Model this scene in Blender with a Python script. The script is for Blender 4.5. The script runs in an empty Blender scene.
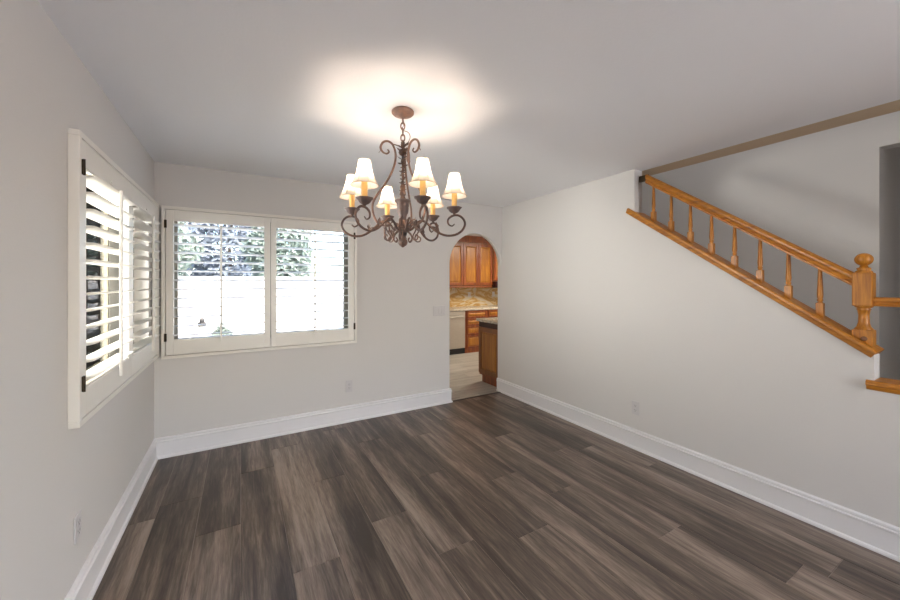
import bpy, bmesh, math, random
from mathutils import Vector, Matrix

SC = bpy.context.scene
COL = SC.collection
W = 3.596          # right wall plane
H = 2.44           # ceiling
TB = 0.09          # back wall thickness
REAR = -7.0        # rear wall of the open room behind the camera

# ------------------------------------------------------------------ camera
YAW = math.radians(30.088)
cam_d = bpy.data.cameras.new('camera')
cam = bpy.data.objects.new('camera', cam_d)
COL.objects.link(cam)
cam.location = (0.6204, -3.7674, 1.4503)
cam.rotation_euler = (math.pi / 2, 0, -YAW)
cam_d.sensor_fit = 'HORIZONTAL'
cam_d.sensor_width = 36
cam_d.lens = 359.54 / 900 * 36
cam_d.shift_y = -17.85 / 900
cam_d.clip_start = 0.02
cam_d.clip_end = 400
SC.camera = cam

# ------------------------------------------------------------------ colour management
SC.view_settings.view_transform = 'Standard'
SC.view_settings.look = 'None'
SC.view_settings.gamma = 1
SC.view_settings.use_curve_mapping = False
SC.view_settings.exposure = 0.36

# ------------------------------------------------------------------ world
wd = bpy.data.worlds.new('world')
SC.world = wd
wd.use_nodes = True
nt = wd.node_tree
bg = nt.nodes['Background']
sky = nt.nodes.new('ShaderNodeTexSky')
sky.sky_type = 'NISHITA'
sky.sun_disc = False
sky.sun_elevation = math.radians(52)
sky.sun_rotation = math.radians(160)
sky.air_density = 1.0
sky.dust_density = 3.0
nt.links.new(sky.outputs[0], bg.inputs[0])
bg.inputs[1].default_value = 1.6

def lamp(name, kind, energy, loc, rot=(0, 0, 0), color=(1, 1, 1), **kw):
    d = bpy.data.lights.new(name, kind)
    d.energy = energy
    d.color = color
    for k, v in kw.items():
        setattr(d, k, v)
    o = bpy.data.objects.new(name, d)
    o.location = loc
    o.rotation_euler = rot
    COL.objects.link(o)
    return o

# sun high over the back garden: it falls on the paving outside the back window
lamp('sun', 'SUN', 1.6, (3, 6, 12), Vector((-0.36, -0.42, -0.83)).to_track_quat('-Z', 'Y').to_euler(), (1, 0.96, 0.90), angle=math.radians(0.6))
# added fill lamp behind the camera, in an invented window opening
lamp('rear_fill_light', 'AREA', 26, (2.65, REAR + 0.06, 1.5), (math.radians(124), 0, 0), (0.95, 0.975, 1.0), shape='RECTANGLE', size=1.3, size_y=1.4)
# daylight at the left window, between the houses
lamp('left_window_light', 'AREA', 90, (-1.35, -0.87, 1.40), (0, math.radians(-93), 0), (1, 0.96, 0.90), shape='RECTANGLE', size=1.0, size_y=1.5, spread=math.radians(110))
# kitchen ceiling light
lamp('kitchen_light', 'AREA', 46, (5.3, 1.3, 2.36), (0, 0, 0), (1, 0.90, 0.76), shape='RECTANGLE', size=1.2, size_y=0.8)
# unseen area lamp added overhead to brighten the stairwell
lamp('stairwell_fill_light', 'AREA', 17, (4.2, -2.9, 4.6), (0, 0, 0), (0.96, 0.97, 1.0), shape='RECTANGLE', size=0.8, size_y=1.4)

# ------------------------------------------------------------------ materials
MATS = {}

def new_mat(name):
    m = bpy.data.materials.new(name)
    m.use_nodes = True
    MATS[name] = m
    return m, m.node_tree, m.node_tree.nodes, m.node_tree.links, m.node_tree.nodes['Principled BSDF']

def simple(name, col, rough=0.5, metal=0.0, spec=0.5, noise=0.0, nscale=20, bump=0.0, bscale=200, stretch=(1, 1, 1), col2=None):
    m, t, N, L, p = new_mat(name)
    p.inputs['Base Color'].default_value = (*col, 1)
    p.inputs['Roughness'].default_value = rough
    p.inputs['Metallic'].default_value = metal
    p.inputs['Specular IOR Level'].default_value = spec
    tc = N.new('ShaderNodeTexCoord')
    mp = N.new('ShaderNodeMapping')
    mp.inputs['Scale'].default_value = stretch
    L.new(tc.outputs['Object'], mp.inputs[0])
    if noise > 0 or col2:
        n = N.new('ShaderNodeTexNoise')
        n.inputs['Scale'].default_value = nscale
        n.inputs['Detail'].default_value = 5
        L.new(mp.outputs[0], n.inputs['Vector'])
        r = N.new('ShaderNodeValToRGB')
        c2 = col2 if col2 else tuple(c * (1 - noise) for c in col)
        r.color_ramp.elements[0].color = (*c2, 1)
        r.color_ramp.elements[1].color = (*col, 1)
        r.color_ramp.elements[0].position = 0.35
        r.color_ramp.elements[1].position = 0.65
        L.new(n.outputs['Fac'], r.inputs[0])
        L.new(r.outputs[0], p.inputs['Base Color'])
    if bump > 0:
        n2 = N.new('ShaderNodeTexNoise')
        n2.inputs['Scale'].default_value = bscale
        n2.inputs['Detail'].default_value = 3
        L.new(mp.outputs[0], n2.inputs['Vector'])
        b = N.new('ShaderNodeBump')
        b.inputs['Strength'].default_value = bump
        b.inputs['Distance'].default_value = 0.002
        L.new(n2.outputs['Fac'], b.inputs['Height'])
        L.new(b.outputs[0], p.inputs['Normal'])
    return m

simple('wall_paint', (0.70, 0.67, 0.64), 0.75, spec=0.25, bump=0.25, bscale=90)
simple('ceiling_paint', (0.90, 0.895, 0.905), 0.85, spec=0.2, bump=0.3, bscale=80)
simple('trim_white', (0.84, 0.82, 0.815), 0.4)
simple('shutter_paint', (0.84, 0.80, 0.73), 0.38)
simple('vinyl', (0.27, 0.235, 0.17), 0.45)
simple('plate_white', (0.64, 0.61, 0.60), 0.35)
simple('slot_dark', (0.12, 0.11, 0.11), 0.5)
simple('hinge_bronze', (0.05, 0.035, 0.02), 0.4, metal=0.8)
simple('soffit_paint', (0.60, 0.46, 0.31), 0.7)
simple('carpet', (0.45, 0.40, 0.34), 0.95, noise=0.2, nscale=200, bump=0.8, bscale=400)
simple('steel', (0.56, 0.52, 0.46), 0.42, metal=0.75, noise=0.12, nscale=14, stretch=(1, 1, 30))
simple('black_kick', (0.008, 0.008, 0.01), 0.5)
simple('dark_threshold', (0.05, 0.042, 0.038), 0.5)
simple('bronze', (0.080, 0.060, 0.055), 0.45, metal=0.25, col2=(0.17, 0.085, 0.052), nscale=28, bump=0.4, bscale=120)
simple('pewter', (0.11, 0.085, 0.083), 0.45, metal=0.25, col2=(0.16, 0.10, 0.08), nscale=45, bump=0.5, bscale=140)
simple('copper_patina', (0.17, 0.11, 0.088), 0.5, metal=0.2, col2=(0.28, 0.15, 0.10), nscale=30, bump=0.3, bscale=100)
simple('black_collar', (0.012, 0.010, 0.010), 0.35)
simple('candle_sleeve', (0.90, 0.52, 0.16), 0.5, noise=0.2, nscale=60, stretch=(1, 1, 0.3))
simple('shade_trim', (0.42, 0.34, 0.24), 0.8)
simple('block_wall', (0.80, 0.77, 0.72), 0.9, noise=0.12, nscale=6)
simple('concrete', (0.72, 0.69, 0.64), 0.9, noise=0.2, nscale=3)
simple('slate_siding', (0.06, 0.085, 0.12), 0.7, noise=0.6, nscale=4, stretch=(1, 6, 0.3))
simple('slate_batten', (0.02, 0.025, 0.035), 0.7)
simple('leaf', (0.20, 0.23, 0.19), 0.8, col2=(0.13, 0.16, 0.12), nscale=3)
simple('leaf_blue', (0.20, 0.22, 0.24), 0.8, col2=(0.12, 0.14, 0.17), nscale=2)
simple('bark', (0.16, 0.11, 0.08), 0.9, noise=0.4, nscale=20)
simple('dark_iron', (0.06, 0.055, 0.05), 0.5, metal=0.5)
simple('brass', (0.35, 0.26, 0.12), 0.4, metal=0.8)
simple('roof', (0.25, 0.2, 0.17), 0.9)
simple('island_top_shadow', (0.035, 0.010, 0.006), 0.4)
simple('hood_dark', (0.03, 0.008, 0.010), 0.25)

def wood(name, c_dark, c_mid, c_light, axis='z', rough=0.35, scale=1.0, coat=0.25, strength=0.12):
    m, t, N, L, p = new_mat(name)
    tc = N.new('ShaderNodeTexCoord')
    mp = N.new('ShaderNodeMapping')
    s = {'x': (1.2, 16, 16), 'y': (16, 1.2, 16), 'z': (16, 16, 1.2)}[axis]
    mp.inputs['Scale'].default_value = tuple(v * scale for v in s)
    L.new(tc.outputs['Object'], mp.inputs[0])
    n = N.new('ShaderNodeTexNoise')
    n.inputs['Scale'].default_value = 1.6
    n.inputs['Detail'].default_value = 7
    n.inputs['Roughness'].default_value = 0.62
    n.inputs['Distortion'].default_value = 0.9
    L.new(mp.outputs[0], n.inputs['Vector'])
    r = N.new('ShaderNodeValToRGB')
    e = r.color_ramp.elements
    e[0].position = 0.30; e[0].color = (*c_dark, 1)
    e[1].position = 0.70; e[1].color = (*c_light, 1)
    k = e.new(0.5); k.color = (*c_mid, 1)
    L.new(n.outputs['Fac'], r.inputs[0])
    L.new(r.outputs[0], p.inputs['Base Color'])
    p.inputs['Roughness'].default_value = rough
    p.inputs['Coat Weight'].default_value = coat
    p.inputs['Coat Roughness'].default_value = 0.25
    b = N.new('ShaderNodeBump')
    b.inputs['Strength'].default_value = strength
    b.inputs['Distance'].default_value = 0.001
    L.new(n.outputs['Fac'], b.inputs['Height'])
    L.new(b.outputs[0], p.inputs['Normal'])
    return m

OD, OM, OL = (0.26, 0.078, 0.006), (0.46, 0.165, 0.011), (0.60, 0.245, 0.024)
wood('oak_long', OD, OM, OL, 'y', scale=1.6, coat=0.08, rough=0.42)
wood('oak_vert', OD, OM, OL, 'z', scale=2.2, coat=0.08, rough=0.42)
wood('oak_plug', (0.16, 0.05, 0.01), (0.2, 0.07, 0.015), (0.25, 0.09, 0.02), 'z')
wood('cherry', (0.20, 0.065, 0.006), (0.34, 0.125, 0.010), (0.46, 0.195, 0.018), 'z', scale=0.8)
wood('cherry_frame', (0.13, 0.040, 0.008), (0.20, 0.065, 0.012), (0.27, 0.095, 0.018), 'z', scale=0.8)
wood('cherry_dark', (0.13, 0.028, 0.006), (0.22, 0.05, 0.010), (0.32, 0.085, 0.014), 'z', scale=0.7)

def marble(name, big=2.2, lo=(0.30, 0.17, 0.05), mid=(0.56, 0.36, 0.12), hi=(0.66, 0.57, 0.42), ang=0.6):
    m, t, N, L, p = new_mat(name)
    tc = N.new('ShaderNodeTexCoord')
    mp = N.new('ShaderNodeMapping')
    mp.inputs['Rotation'].default_value = (0, ang, 0)
    mp.inputs['Scale'].default_value = (1, 1, 2.6)
    L.new(tc.outputs['Object'], mp.inputs[0])
    n = N.new('ShaderNodeTexNoise')
    n.inputs['Scale'].default_value = big
    n.inputs['Detail'].default_value = 6
    n.inputs['Distortion'].default_value = 2.2
    L.new(mp.outputs[0], n.inputs['Vector'])
    r = N.new('ShaderNodeValToRGB')
    e = r.color_ramp.elements
    e[0].position = 0.30; e[0].color = (*hi, 1)
    e[1].position = 0.75; e[1].color = (*hi, 1)
    for pos, c in ((0.42, hi), (0.48, mid), (0.52, lo), (0.56, mid), (0.63, (0.62, 0.50, 0.33))):
        k = e.new(pos); k.color = (*c, 1)
    L.new(n.outputs['Fac'], r.inputs[0])
    L.new(r.outputs[0], p.inputs['Base Color'])
    p.inputs['Roughness'].default_value = 0.2
    return m
marble('backsplash_stone', big=1.5, lo=(0.42, 0.24, 0.07), mid=(0.55, 0.36, 0.14), hi=(0.60, 0.52, 0.38))
marble('counter_stone', big=7, lo=(0.30, 0.25, 0.2), mid=(0.48, 0.43, 0.36), hi=(0.62, 0.57, 0.48), ang=0.2)

def plank_mat(name, ramp, axis, rough, smoky):
    """planks running along `axis`; vertex colour 'plank' carries a random value for each board"""
    m, t, N, L, p = new_mat(name)
    tc = N.new('ShaderNodeTexCoord')
    at = N.new('ShaderNodeVertexColor'); at.layer_name = 'plank'
    sep = N.new('ShaderNodeSeparateColor'); L.new(at.outputs[0], sep.inputs[0])
    comb = N.new('ShaderNodeCombineXYZ')
    for i, o in enumerate(('Red', 'Green', 'Blue')):
        mu = N.new('ShaderNodeMath'); mu.operation = 'MULTIPLY'; mu.inputs[1].default_value = 37.0
        L.new(sep.outputs[o], mu.inputs[0]); L.new(mu.outputs[0], comb.inputs[i])
    add = N.new('ShaderNodeVectorMath'); add.operation = 'ADD'
    L.new(tc.outputs['Object'], add.inputs[0]); L.new(comb.outputs[0], add.inputs[1])
    def noise(scale, detail, dist, sx):
        mp = N.new('ShaderNodeMapping')
        mp.inputs['Scale'].default_value = (sx, 1, 1) if axis == 'y' else (1, sx, 1)
        L.new(add.outputs[0], mp.inputs[0])
        n = N.new('ShaderNodeTexNoise')
        n.inputs['Scale'].default_value = scale
        n.inputs['Detail'].default_value = detail
        n.inputs['Distortion'].default_value = dist
        n.inputs['Roughness'].default_value = 0.6
        L.new(mp.outputs[0], n.inputs['Vector'])
        return n.outputs['Fac']
    big = noise(0.62, 3, 0.35, 13.0)          # smoky bands
    mid = noise(2.6, 8, 0.9, 13.0)           # cathedral grain
    fine = noise(9, 8, 0.6, 16.0)           # fine streaks
    def madd(a, ka, b, kb):
        x = N.new('ShaderNodeMath'); x.operation = 'MULTIPLY'; x.inputs[1].default_value = ka; L.new(a, x.inputs[0])
        y = N.new('ShaderNodeMath'); y.operation = 'MULTIPLY_ADD'; y.inputs[1].default_value = kb; L.new(b, y.inputs[0]); L.new(x.outputs[0], y.inputs[2])
        return y.outputs[0]
    v = madd(big, smoky, mid, 0.34)
    v = madd(v, 1.0, fine, 0.26)
    v = madd(v, 1.0, sep.outputs['Red'], 0.09)
    r = N.new('ShaderNodeValToRGB')
    e = r.color_ramp.elements
    e[0].position, e[0].color = ramp[0][0], (*ramp[0][1], 1)
    e[1].position, e[1].color = ramp[-1][0], (*ramp[-1][1], 1)
    for pos, c in ramp[1:-1]:
        k = e.new(pos); k.color = (*c, 1)
    L.new(v, r.inputs[0])
    L.new(r.outputs[0], p.inputs['Base Color'])
    p.inputs['Roughness'].default_value = rough
    p.inputs['Specular IOR Level'].default_value = 0.45
    b = N.new('ShaderNodeBump'); b.inputs['Strength'].default_value = 0.15; b.inputs['Distance'].default_value = 0.001
    L.new(mid, b.inputs['Height']); L.new(b.outputs[0], p.inputs['Normal'])
    return m
plank_mat('dark_planks', [(0.53, (0.050, 0.037, 0.029)), (0.64, (0.110, 0.082, 0.063)), (0.72, (0.20, 0.153, 0.120)), (0.83, (0.34, 0.27, 0.215))], 'y', 0.36, 0.66)
plank_mat('pale_planks', [(0.45, (0.20, 0.185, 0.16)), (0.62, (0.33, 0.31, 0.27)), (0.80, (0.45, 0.42, 0.37))], 'x', 0.35, 0.7)
simple('plank_gap', (0.30, 0.25, 0.21), 0.8)

def shade_fabric():
    m, t, N, L, p = new_mat('shade_fabric')
    N.remove(p)
    out = N['Material Output']
    d = N.new('ShaderNodeBsdfDiffuse'); d.inputs[0].default_value = (0.90, 0.87, 0.80, 1)
    tr = N.new('ShaderNodeBsdfTranslucent'); tr.inputs[0].default_value = (0.31, 0.285, 0.245, 1)
    mx = N.new('ShaderNodeMixShader'); mx.inputs[0].default_value = 0.72
    L.new(d.outputs[0], mx.inputs[1]); L.new(tr.outputs[0], mx.inputs[2]); L.new(mx.outputs[0], out.inputs[0])
shade_fabric()

def glass(name, tint=(0.96, 0.98, 0.98)):
    m, t, N, L, p = new_mat(name)
    N.remove(p)
    out = N['Material Output']
    tr = N.new('ShaderNodeBsdfTransparent'); tr.inputs[0].default_value = (*tint, 1)
    gl = N.new('ShaderNodeBsdfGlossy'); gl.inputs['Roughness'].default_value = 0.02
    fr = N.new('ShaderNodeFresnel'); fr.inputs[0].default_value = 1.12
    mx = N.new('ShaderNodeMixShader')
    L.new(fr.outputs[0], mx.inputs[0]); L.new(tr.outputs[0], mx.inputs[1]); L.new(gl.outputs[0], mx.inputs[2]); L.new(mx.outputs[0], out.inputs[0])
glass('window_glass')

def mesh_screen():
    m, t, N, L, p = new_mat('insect_screen')
    N.remove(p)
    out = N['Material Output']
    tr = N.new('ShaderNodeBsdfTransparent')
    d = N.new('ShaderNodeBsdfDiffuse'); d.inputs[0].default_value = (0.5, 0.48, 0.44, 1)
    tl = N.new('ShaderNodeBsdfTranslucent'); tl.inputs[0].default_value = (0.16, 0.153, 0.14, 1)
    m1 = N.new('ShaderNodeMixShader'); m1.inputs[0].default_value = 0.6
    L.new(d.outputs[0], m1.inputs[1]); L.new(tl.outputs[0], m1.inputs[2])
    mx = N.new('ShaderNodeMixShader'); mx.inputs[0].default_value = 0.96
    L.new(tr.outputs[0], mx.inputs[1]); L.new(m1.outputs[0], mx.inputs[2]); L.new(mx.outputs[0], out.inputs[0])
mesh_screen()

m, t, N, L, p = new_mat('bulb_glow')
p.inputs['Base Color'].default_value = (1, 0.9, 0.7, 1)
p.inputs['Emission Color'].default_value = (1, 0.80, 0.52, 1)
p.inputs['Emission Strength'].default_value = 9

m, t, N, L, p = new_mat('lamp_diffuser')
p.inputs['Emission Color'].default_value = (1, 0.88, 0.7, 1)
p.inputs['Emission Strength'].default_value = 3

# ------------------------------------------------------------------ mesh helpers
class MB:
    def __init__(self, M=None):
        self.bm = bmesh.new()
        self.M = M or Matrix()
        self.mi = 0
        self.mats = []
    def use(self, mat):
        if mat not in self.mats:
            self.mats.append(mat)
        self.mi = self.mats.index(mat)
        return self
    def v(self, co):
        return self.bm.verts.new(self.M @ Vector(co))
    def f(self, vs, smooth=False):
        try:
            fc = self.bm.faces.new(vs)
        except ValueError:
            return None
        fc.material_index = self.mi
        fc.smooth = smooth
        return fc
    def box(self, a, b, bevel=0.0):
        x0, y0, z0 = (min(a[i], b[i]) for i in range(3))
        x1, y1, z1 = (max(a[i], b[i]) for i in range(3))
        vs = [self.v(c) for c in ((x0, y0, z0), (x1, y0, z0), (x1, y1, z0), (x0, y1, z0), (x0, y0, z1), (x1, y0, z1), (x1, y1, z1), (x0, y1, z1))]
        fs = [self.f([vs[i] for i in q]) for q in ((3, 2, 1, 0), (4, 5, 6, 7), (0, 1, 5, 4), (1, 2, 6, 5), (2, 3, 7, 6), (3, 0, 4, 7))]
        if bevel > 0:
            es = {e for f in fs for e in f.edges}
            r = bmesh.ops.bevel(self.bm, geom=list(es), offset=bevel, segments=2, affect='EDGES', profile=0.5)
            for f in r['faces']:
                f.material_index = self.mi
        return self
    def prism(self, poly, lo, hi, axis='x'):
        """extrude a 2D polygon along axis; poly in the other two axes (in order)"""
        def P(u, w, t):
            return {'x': (t, u, w), 'y': (u, t, w), 'z': (u, w, t)}[axis]
        A = [self.v(P(u, w, lo)) for u, w in poly]
        B = [self.v(P(u, w, hi)) for u, w in poly]
        n = len(poly)
        self.f(A); self.f(list(reversed(B)))
        for i in range(n):
            self.f([A[i], B[i], B[(i + 1) % n], A[(i + 1) % n]])
        return self
    def sweep(self, prof, frames):
        """prof: list of 2D points; frames: list of (origin, u, v)"""
        rings = []
        for o, u, w in frames:
            rings.append([self.v(Vector(o) + Vector(u) * a + Vector(w) * b) for a, b in prof])
        n = len(prof)
        for r0, r1 in zip(rings, rings[1:]):
            for i in range(n):
                self.f([r0[i], r0[(i + 1) % n], r1[(i + 1) % n], r1[i]])
        self.f(list(reversed(rings[0]))); self.f(rings[-1])
        return self
    def tube(self, pts, rad, n=8, smooth=True):
        pts = [Vector(p) for p in pts]
        m = len(pts)
        rad = rad if isinstance(rad, (list, tuple)) else [rad] * m
        tang = []
        for i in range(m):
            t = pts[min(i + 1, m - 1)] - pts[max(i - 1, 0)]
            tang.append(t.normalized() if t.length > 1e-9 else Vector((0, 0, 1)))
        ref = Vector((0, 0, 1)) if abs(tang[0].z) < 0.9 else Vector((1, 0, 0))
        u = tang[0].cross(ref).normalized()
        rings = []
        for i in range(m):
            u = (u - tang[i] * u.dot(tang[i])).normalized()
            w = tang[i].cross(u)
            rings.append([self.v(pts[i] + (u * math.cos(2 * math.pi * k / n) + w * math.sin(2 * math.pi * k / n)) * rad[i]) for k in range(n)])
        for r0, r1 in zip(rings, rings[1:]):
            for k in range(n):
                self.f([r0[k], r0[(k + 1) % n], r1[(k + 1) % n], r1[k]], smooth)
        self.f(list(reversed(rings[0]))); self.f(rings[-1])
        return self
    def lathe(self, prof, c=(0, 0, 0), n=24, smooth=True, flute=0, depth=0.0, caps=True):
        """prof (radius, z) bottom to top"""
        rings = []
        for r, z in prof:
            ring = []
            for k in range(n):
                a = 2 * math.pi * k / n
                rr = r * (1 + (depth * math.cos(flute * a) if flute else 0))
                ring.append(self.v((c[0] + rr * math.cos(a), c[1] + rr * math.sin(a), c[2] + z)))
            rings.append(ring)
        for r0, r1 in zip(rings, rings[1:]):
            for k in range(n):
                self.f([r0[k], r0[(k + 1) % n], r1[(k + 1) % n], r1[k]], smooth)
        if caps:
            self.f(list(reversed(rings[0]))); self.f(rings[-1])
        return self
    def ball(self, c, r, sz=1.0, n=16, k=10):
        prof = [(max(r * math.sin(math.pi * i / k), 1e-4), -r * sz * math.cos(math.pi * i / k)) for i in range(k + 1)]
        return self.lathe(prof, c, n)
    def build(self, name, mat=None, parent=None, shade=False):
        bmesh.ops.recalc_face_normals(self.bm, faces=self.bm.faces)
        me = bpy.data.meshes.new(name)
        self.bm.to_mesh(me)
        self.bm.free()
        for q in (self.mats or [mat]):
            me.materials.append(MATS[q])
        o = bpy.data.objects.new(name, me)
        COL.objects.link(o)
        if parent is not None:
            o.parent = parent
            if parent.type == 'EMPTY' or parent.parent is not None:
                # meshes are written in world coordinates: undo the parents' placement
                o.matrix_parent_inverse = world_of(parent).inverted()
        return o

def world_of(o):
    m = Matrix.LocRotScale(o.location, o.rotation_euler, o.scale)
    if o.parent is not None:
        return world_of(o.parent) @ o.matrix_parent_inverse @ m
    return m

def thing(name, label, cat, loc, group=None):
    o = bpy.data.objects.new(name, None)
    o.empty_display_size = 0.1
    o.location = loc
    COL.objects.link(o)
    return tag(o, label, cat, group)

def tag(o, label, cat, group=None):
    o['label'] = label
    o['category'] = cat
    if group:
        o['group'] = group
    return o

def struct(o):
    o['kind'] = 'structure'
    return o

def catmull(pts, n=6):
    pts = [Vector(p) for p in pts]
    P = [pts[0] * 2 - pts[1]] + pts + [pts[-1] * 2 - pts[-2]]
    out = []
    for i in range(1, len(P) - 2):
        for k in range(n):
            t = k / n
            a, b, c, d = P[i - 1], P[i], P[i + 1], P[i + 2]
            out.append(0.5 * ((2 * b) + (c - a) * t + (2 * a - 5 * b + 4 * c - d) * t * t + (3 * b - a - 3 * c + d) * t ** 3))
    out.append(pts[-1])
    return out

def shade_smooth_angle(o, ang=35):
    for f in o.data.polygons:
        f.use_smooth = True
    try:
        o.data.set_sharp_from_angle(angle=math.radians(ang))
    except Exception:
        pass

# ------------------------------------------------------------------ floors
def planks(name, x0, x1, y0, y1, seams, axis, mat, joints, length, seed):
    rnd = random.Random(seed)
    b = MB()
    b.use('plank_gap')
    b.box((x0, y0, -0.03), (x1, y1, -0.0016))
    b.use(mat)
    col = b.bm.loops.layers.color.new('plank')
    lo, hi = (y0, y1) if axis == 'y' else (x0, x1)
    for i in range(len(seams) - 1):
        s0, s1 = seams[i], seams[i + 1]
        j = joints.get(i, rnd.uniform(lo, lo + length))
        cuts = [lo, hi]
        k = j - math.ceil((j - lo) / length) * length
        while k < hi:
            if lo + 0.02 < k < hi - 0.02:
                cuts.append(k)
            k += length
        cuts.sort()
        for c0, c1 in zip(cuts, cuts[1:]):
            g, bv = 0.0009, 0.0012
            if axis == 'y':
                q = (s0 + g, c0 + g, s1 - g, c1 - g)
            else:
                q = (c0 + g, s0 + g, c1 - g, s1 - g)
            A = [b.v((x, y, -0.0014)) for x, y in ((q[0], q[1]), (q[2], q[1]), (q[2], q[3]), (q[0], q[3]))]
            B = [b.v((x, y, 0.0)) for x, y in ((q[0] + bv, q[1] + bv), (q[2] - bv, q[1] + bv), (q[2] - bv, q[3] - bv), (q[0] + bv, q[3] - bv))]
            fs = [b.f(B)] + [b.f([A[k2], A[(k2 + 1) % 4], B[(k2 + 1) % 4], B[k2]]) for k2 in range(4)]
            c = (rnd.random(), rnd.random(), rnd.random(), 1)
            for f in fs:
                for lp in f.loops:
                    lp[col] = c
    return struct(b.build(name))

seams = [0.0, 0.16] + [0.16 + 0.2275 * k for k in range(1, 16)] + [W]
seams = [s for s in seams if s < W - 0.02] + [W + 0.1]
# joints measured from the boards in view: strip index -> y of an end joint
planks('floor', 0.0, W, REAR, 0.0, [s if s <= W else W for s in seams], 'y', 'dark_planks',
       {0: -0.95, 1: -2.35, 2: -1.27, 3: -0.62, 4: -1.83, 5: -1.02, 6: -1.655, 7: -0.55, 8: -1.34, 9: -2.2, 10: -1.64, 11: -0.45, 12: -2.6, 13: -1.55, 14: -3.17, 15: -2.1}, 1.53, 5)
ks = [TB + 0.19 * k for k in range(0, 16)]
planks('floor_kitchen', 2.72, 7.2, 0.0, 3.0, [0.0] + [k for k in ks if k < 2.99] + [3.0], 'x', 'pale_planks', {}, 1.2, 9)
b = MB(); b.box((2.796, -0.012, 0.0), (W - 0.018, 0.018, 0.004), 0.0015)
struct(b.build('trim_threshold', 'dark_threshold'))

# ------------------------------------------------------------------ walls
LW = (-1.60, -0.21, 0.93, 2.02)    # left window hole: y0 y1 z0 z1
BW = (0.10, 1.60, 0.92, 2.02)      # back window hole: x0 x1 z0 z1
TW = 0.13                           # outer wall thickness
b = MB()
b.box((-TW, REAR, -0.03), (0, LW[0], H)); b.box((-TW, LW[1], -0.03), (0, TW, H))
b.box((-TW, LW[0], -0.03), (0, LW[1], LW[2])); b.box((-TW, LW[0], LW[3]), (0, LW[1], H))
struct(b.build('wall_left', 'wall_paint'))
AX0, AX1, ACZ = 2.796, W, 1.668
b = MB()
b.box((0, 0, -0.03), (BW[0], TW, H)); b.box((BW[1], 0, -0.03), (2.55, TW, H))
b.box((BW[0], 0, -0.03), (BW[1], TW, BW[2])); b.box((BW[0], 0, BW[3]), (BW[1], TW, H))
b.box((2.55, 0, -0.03), (AX0, TB, H))
b.box((W, 0, -0.03), (7.2, TB, H))
r = (AX1 - AX0) / 2
cx = (AX0 + AX1) / 2
NA = 40
arc = [(cx - r * math.cos(math.pi * i / NA), ACZ + r * math.sin(math.pi * i / NA)) for i in range(NA + 1)]
for (xa, za), (xb, zb) in zip(arc, arc[1:]):
    A = [b.v((xa, 0, za)), b.v((xb, 0, zb)), b.v((xb, 0, H)), b.v((xa, 0, H))]
    B = [b.v((xa, TB, za)), b.v((xb, TB, zb)), b.v((xb, TB, H)), b.v((xa, TB, H))]
    b.f(A); b.f(B[::-1]); b.f([A[0], B[0], B[1], A[1]], True)
bmesh.ops.remove_doubles(b.bm, verts=b.bm.verts, dist=1e-5)
struct(b.build('wall_back', 'wall_paint'))

# right wall: full height at the back, cut to a slope beside the stairs, low at the landing
TR = 0.11
SL = 0.713
def capz(y):            # top of the sloping cap
    return 1.610 + SL * (y + 2.5)
YE, YL = -1.853, -3.232
b = MB()
b.box((W, YE, -0.03), (W + TR, 0, H))
ztop = lambda y: capz(y) - 0.035
b.prism([(YL, -0.03), (YE, -0.03), (YE, ztop(YE)), (YL, ztop(YL))], W, W + TR, 'x')
b.box((W, -5.0, -0.03), (W + TR, YL, 0.889))
b.box((W, -5.2, -0.03), (W + TR, -5.0, H)); b.box((W, REAR, -0.03), (W + TR, -6.8, H)); b.box((W, -6.8, -0.03), (W + TR, -5.2, 0.7)); b.box((W, -6.8, 2.3), (W + TR, -5.2, H))  # unseen opening towards the rear, added to let sky light in
struct(b.build('wall_right', 'wall_paint'))
b = MB()
b.box((W + 0.20, -5.2, H + 0.14), (W + 0.31, -0.12, 4.9)); b.box((W + TR, -5.2, H + 0.006), (W + 0.31, -0.12, H + 0.14))
struct(b.build('wall_stairwell_header', 'wall_paint'))
b = MB(); b.box((W + TR, -5.2, H), (W + 0.31, -0.12, H + 0.006))
struct(b.build('trim_stair_soffit', 'soffit_paint'))

b = MB(); b.box((-TW, REAR, H), (W + TR, TW, H + 0.14)); b.box((2.55, TW, H), (7.2, 3.1, H + 0.14))
struct(b.build('ceiling', 'ceiling_paint'))

# stairwell
FX = 4.72
OY = -3.055; OZ = 2.455
b = MB()
b.box((FX, OY, -0.03), (FX + 0.12, 0.0, 4.9))
b.box((FX, -5.2, OZ), (FX + 0.12, OY, 4.9))
b.box((FX + 1.3, -5.2, -0.03), (FX + 1.42, OY + 0.3, 2.8))
b.box((FX + 0.12, OY, -0.03), (FX + 1.3, OY + 0.12, 2.8))
b.box((W + TR, -5.3, -0.03), (FX + 1.42, -5.2, 4.9))
b.box((W + TR, -0.12, -0.03), (FX, 0.0, 4.9))
struct(b.build('wall_stairwell', 'wall_paint'))
b = MB(); b.box((W, -5.3, 4.9), (FX + 0.12, 0.0, 5.0)); b.box((FX + 0.12, -5.2, 2.8), (FX + 1.42, OY + 0.12, 2.9))
struct(b.build('ceiling_stairwell', 'ceiling_paint'))
b = MB()
y = -3.2; z = 0.5
b.box((W + TR, -5.2, -0.03), (FX, y, z)); b.box((FX, -5.2, -0.03), (FX + 1.3, OY, z))
poly = [(y, -0.03)]
for k in range(11):
    poly += [(y + 0.26 * k, z + 0.183 * k), (y + 0.26 * k, z + 0.183 * (k + 1))]
poly += [(-0.12, z + 0.183 * 11), (-0.12, -0.03)]
for k in range(11):
    y0 = y + 0.26 * k
    b.box((W + TR, y0, -0.03), (FX, min(y0 + 0.26, -0.12), z + 0.183 * (k + 1)))
struct(b.build('floor_stairs', 'carpet'))

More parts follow.
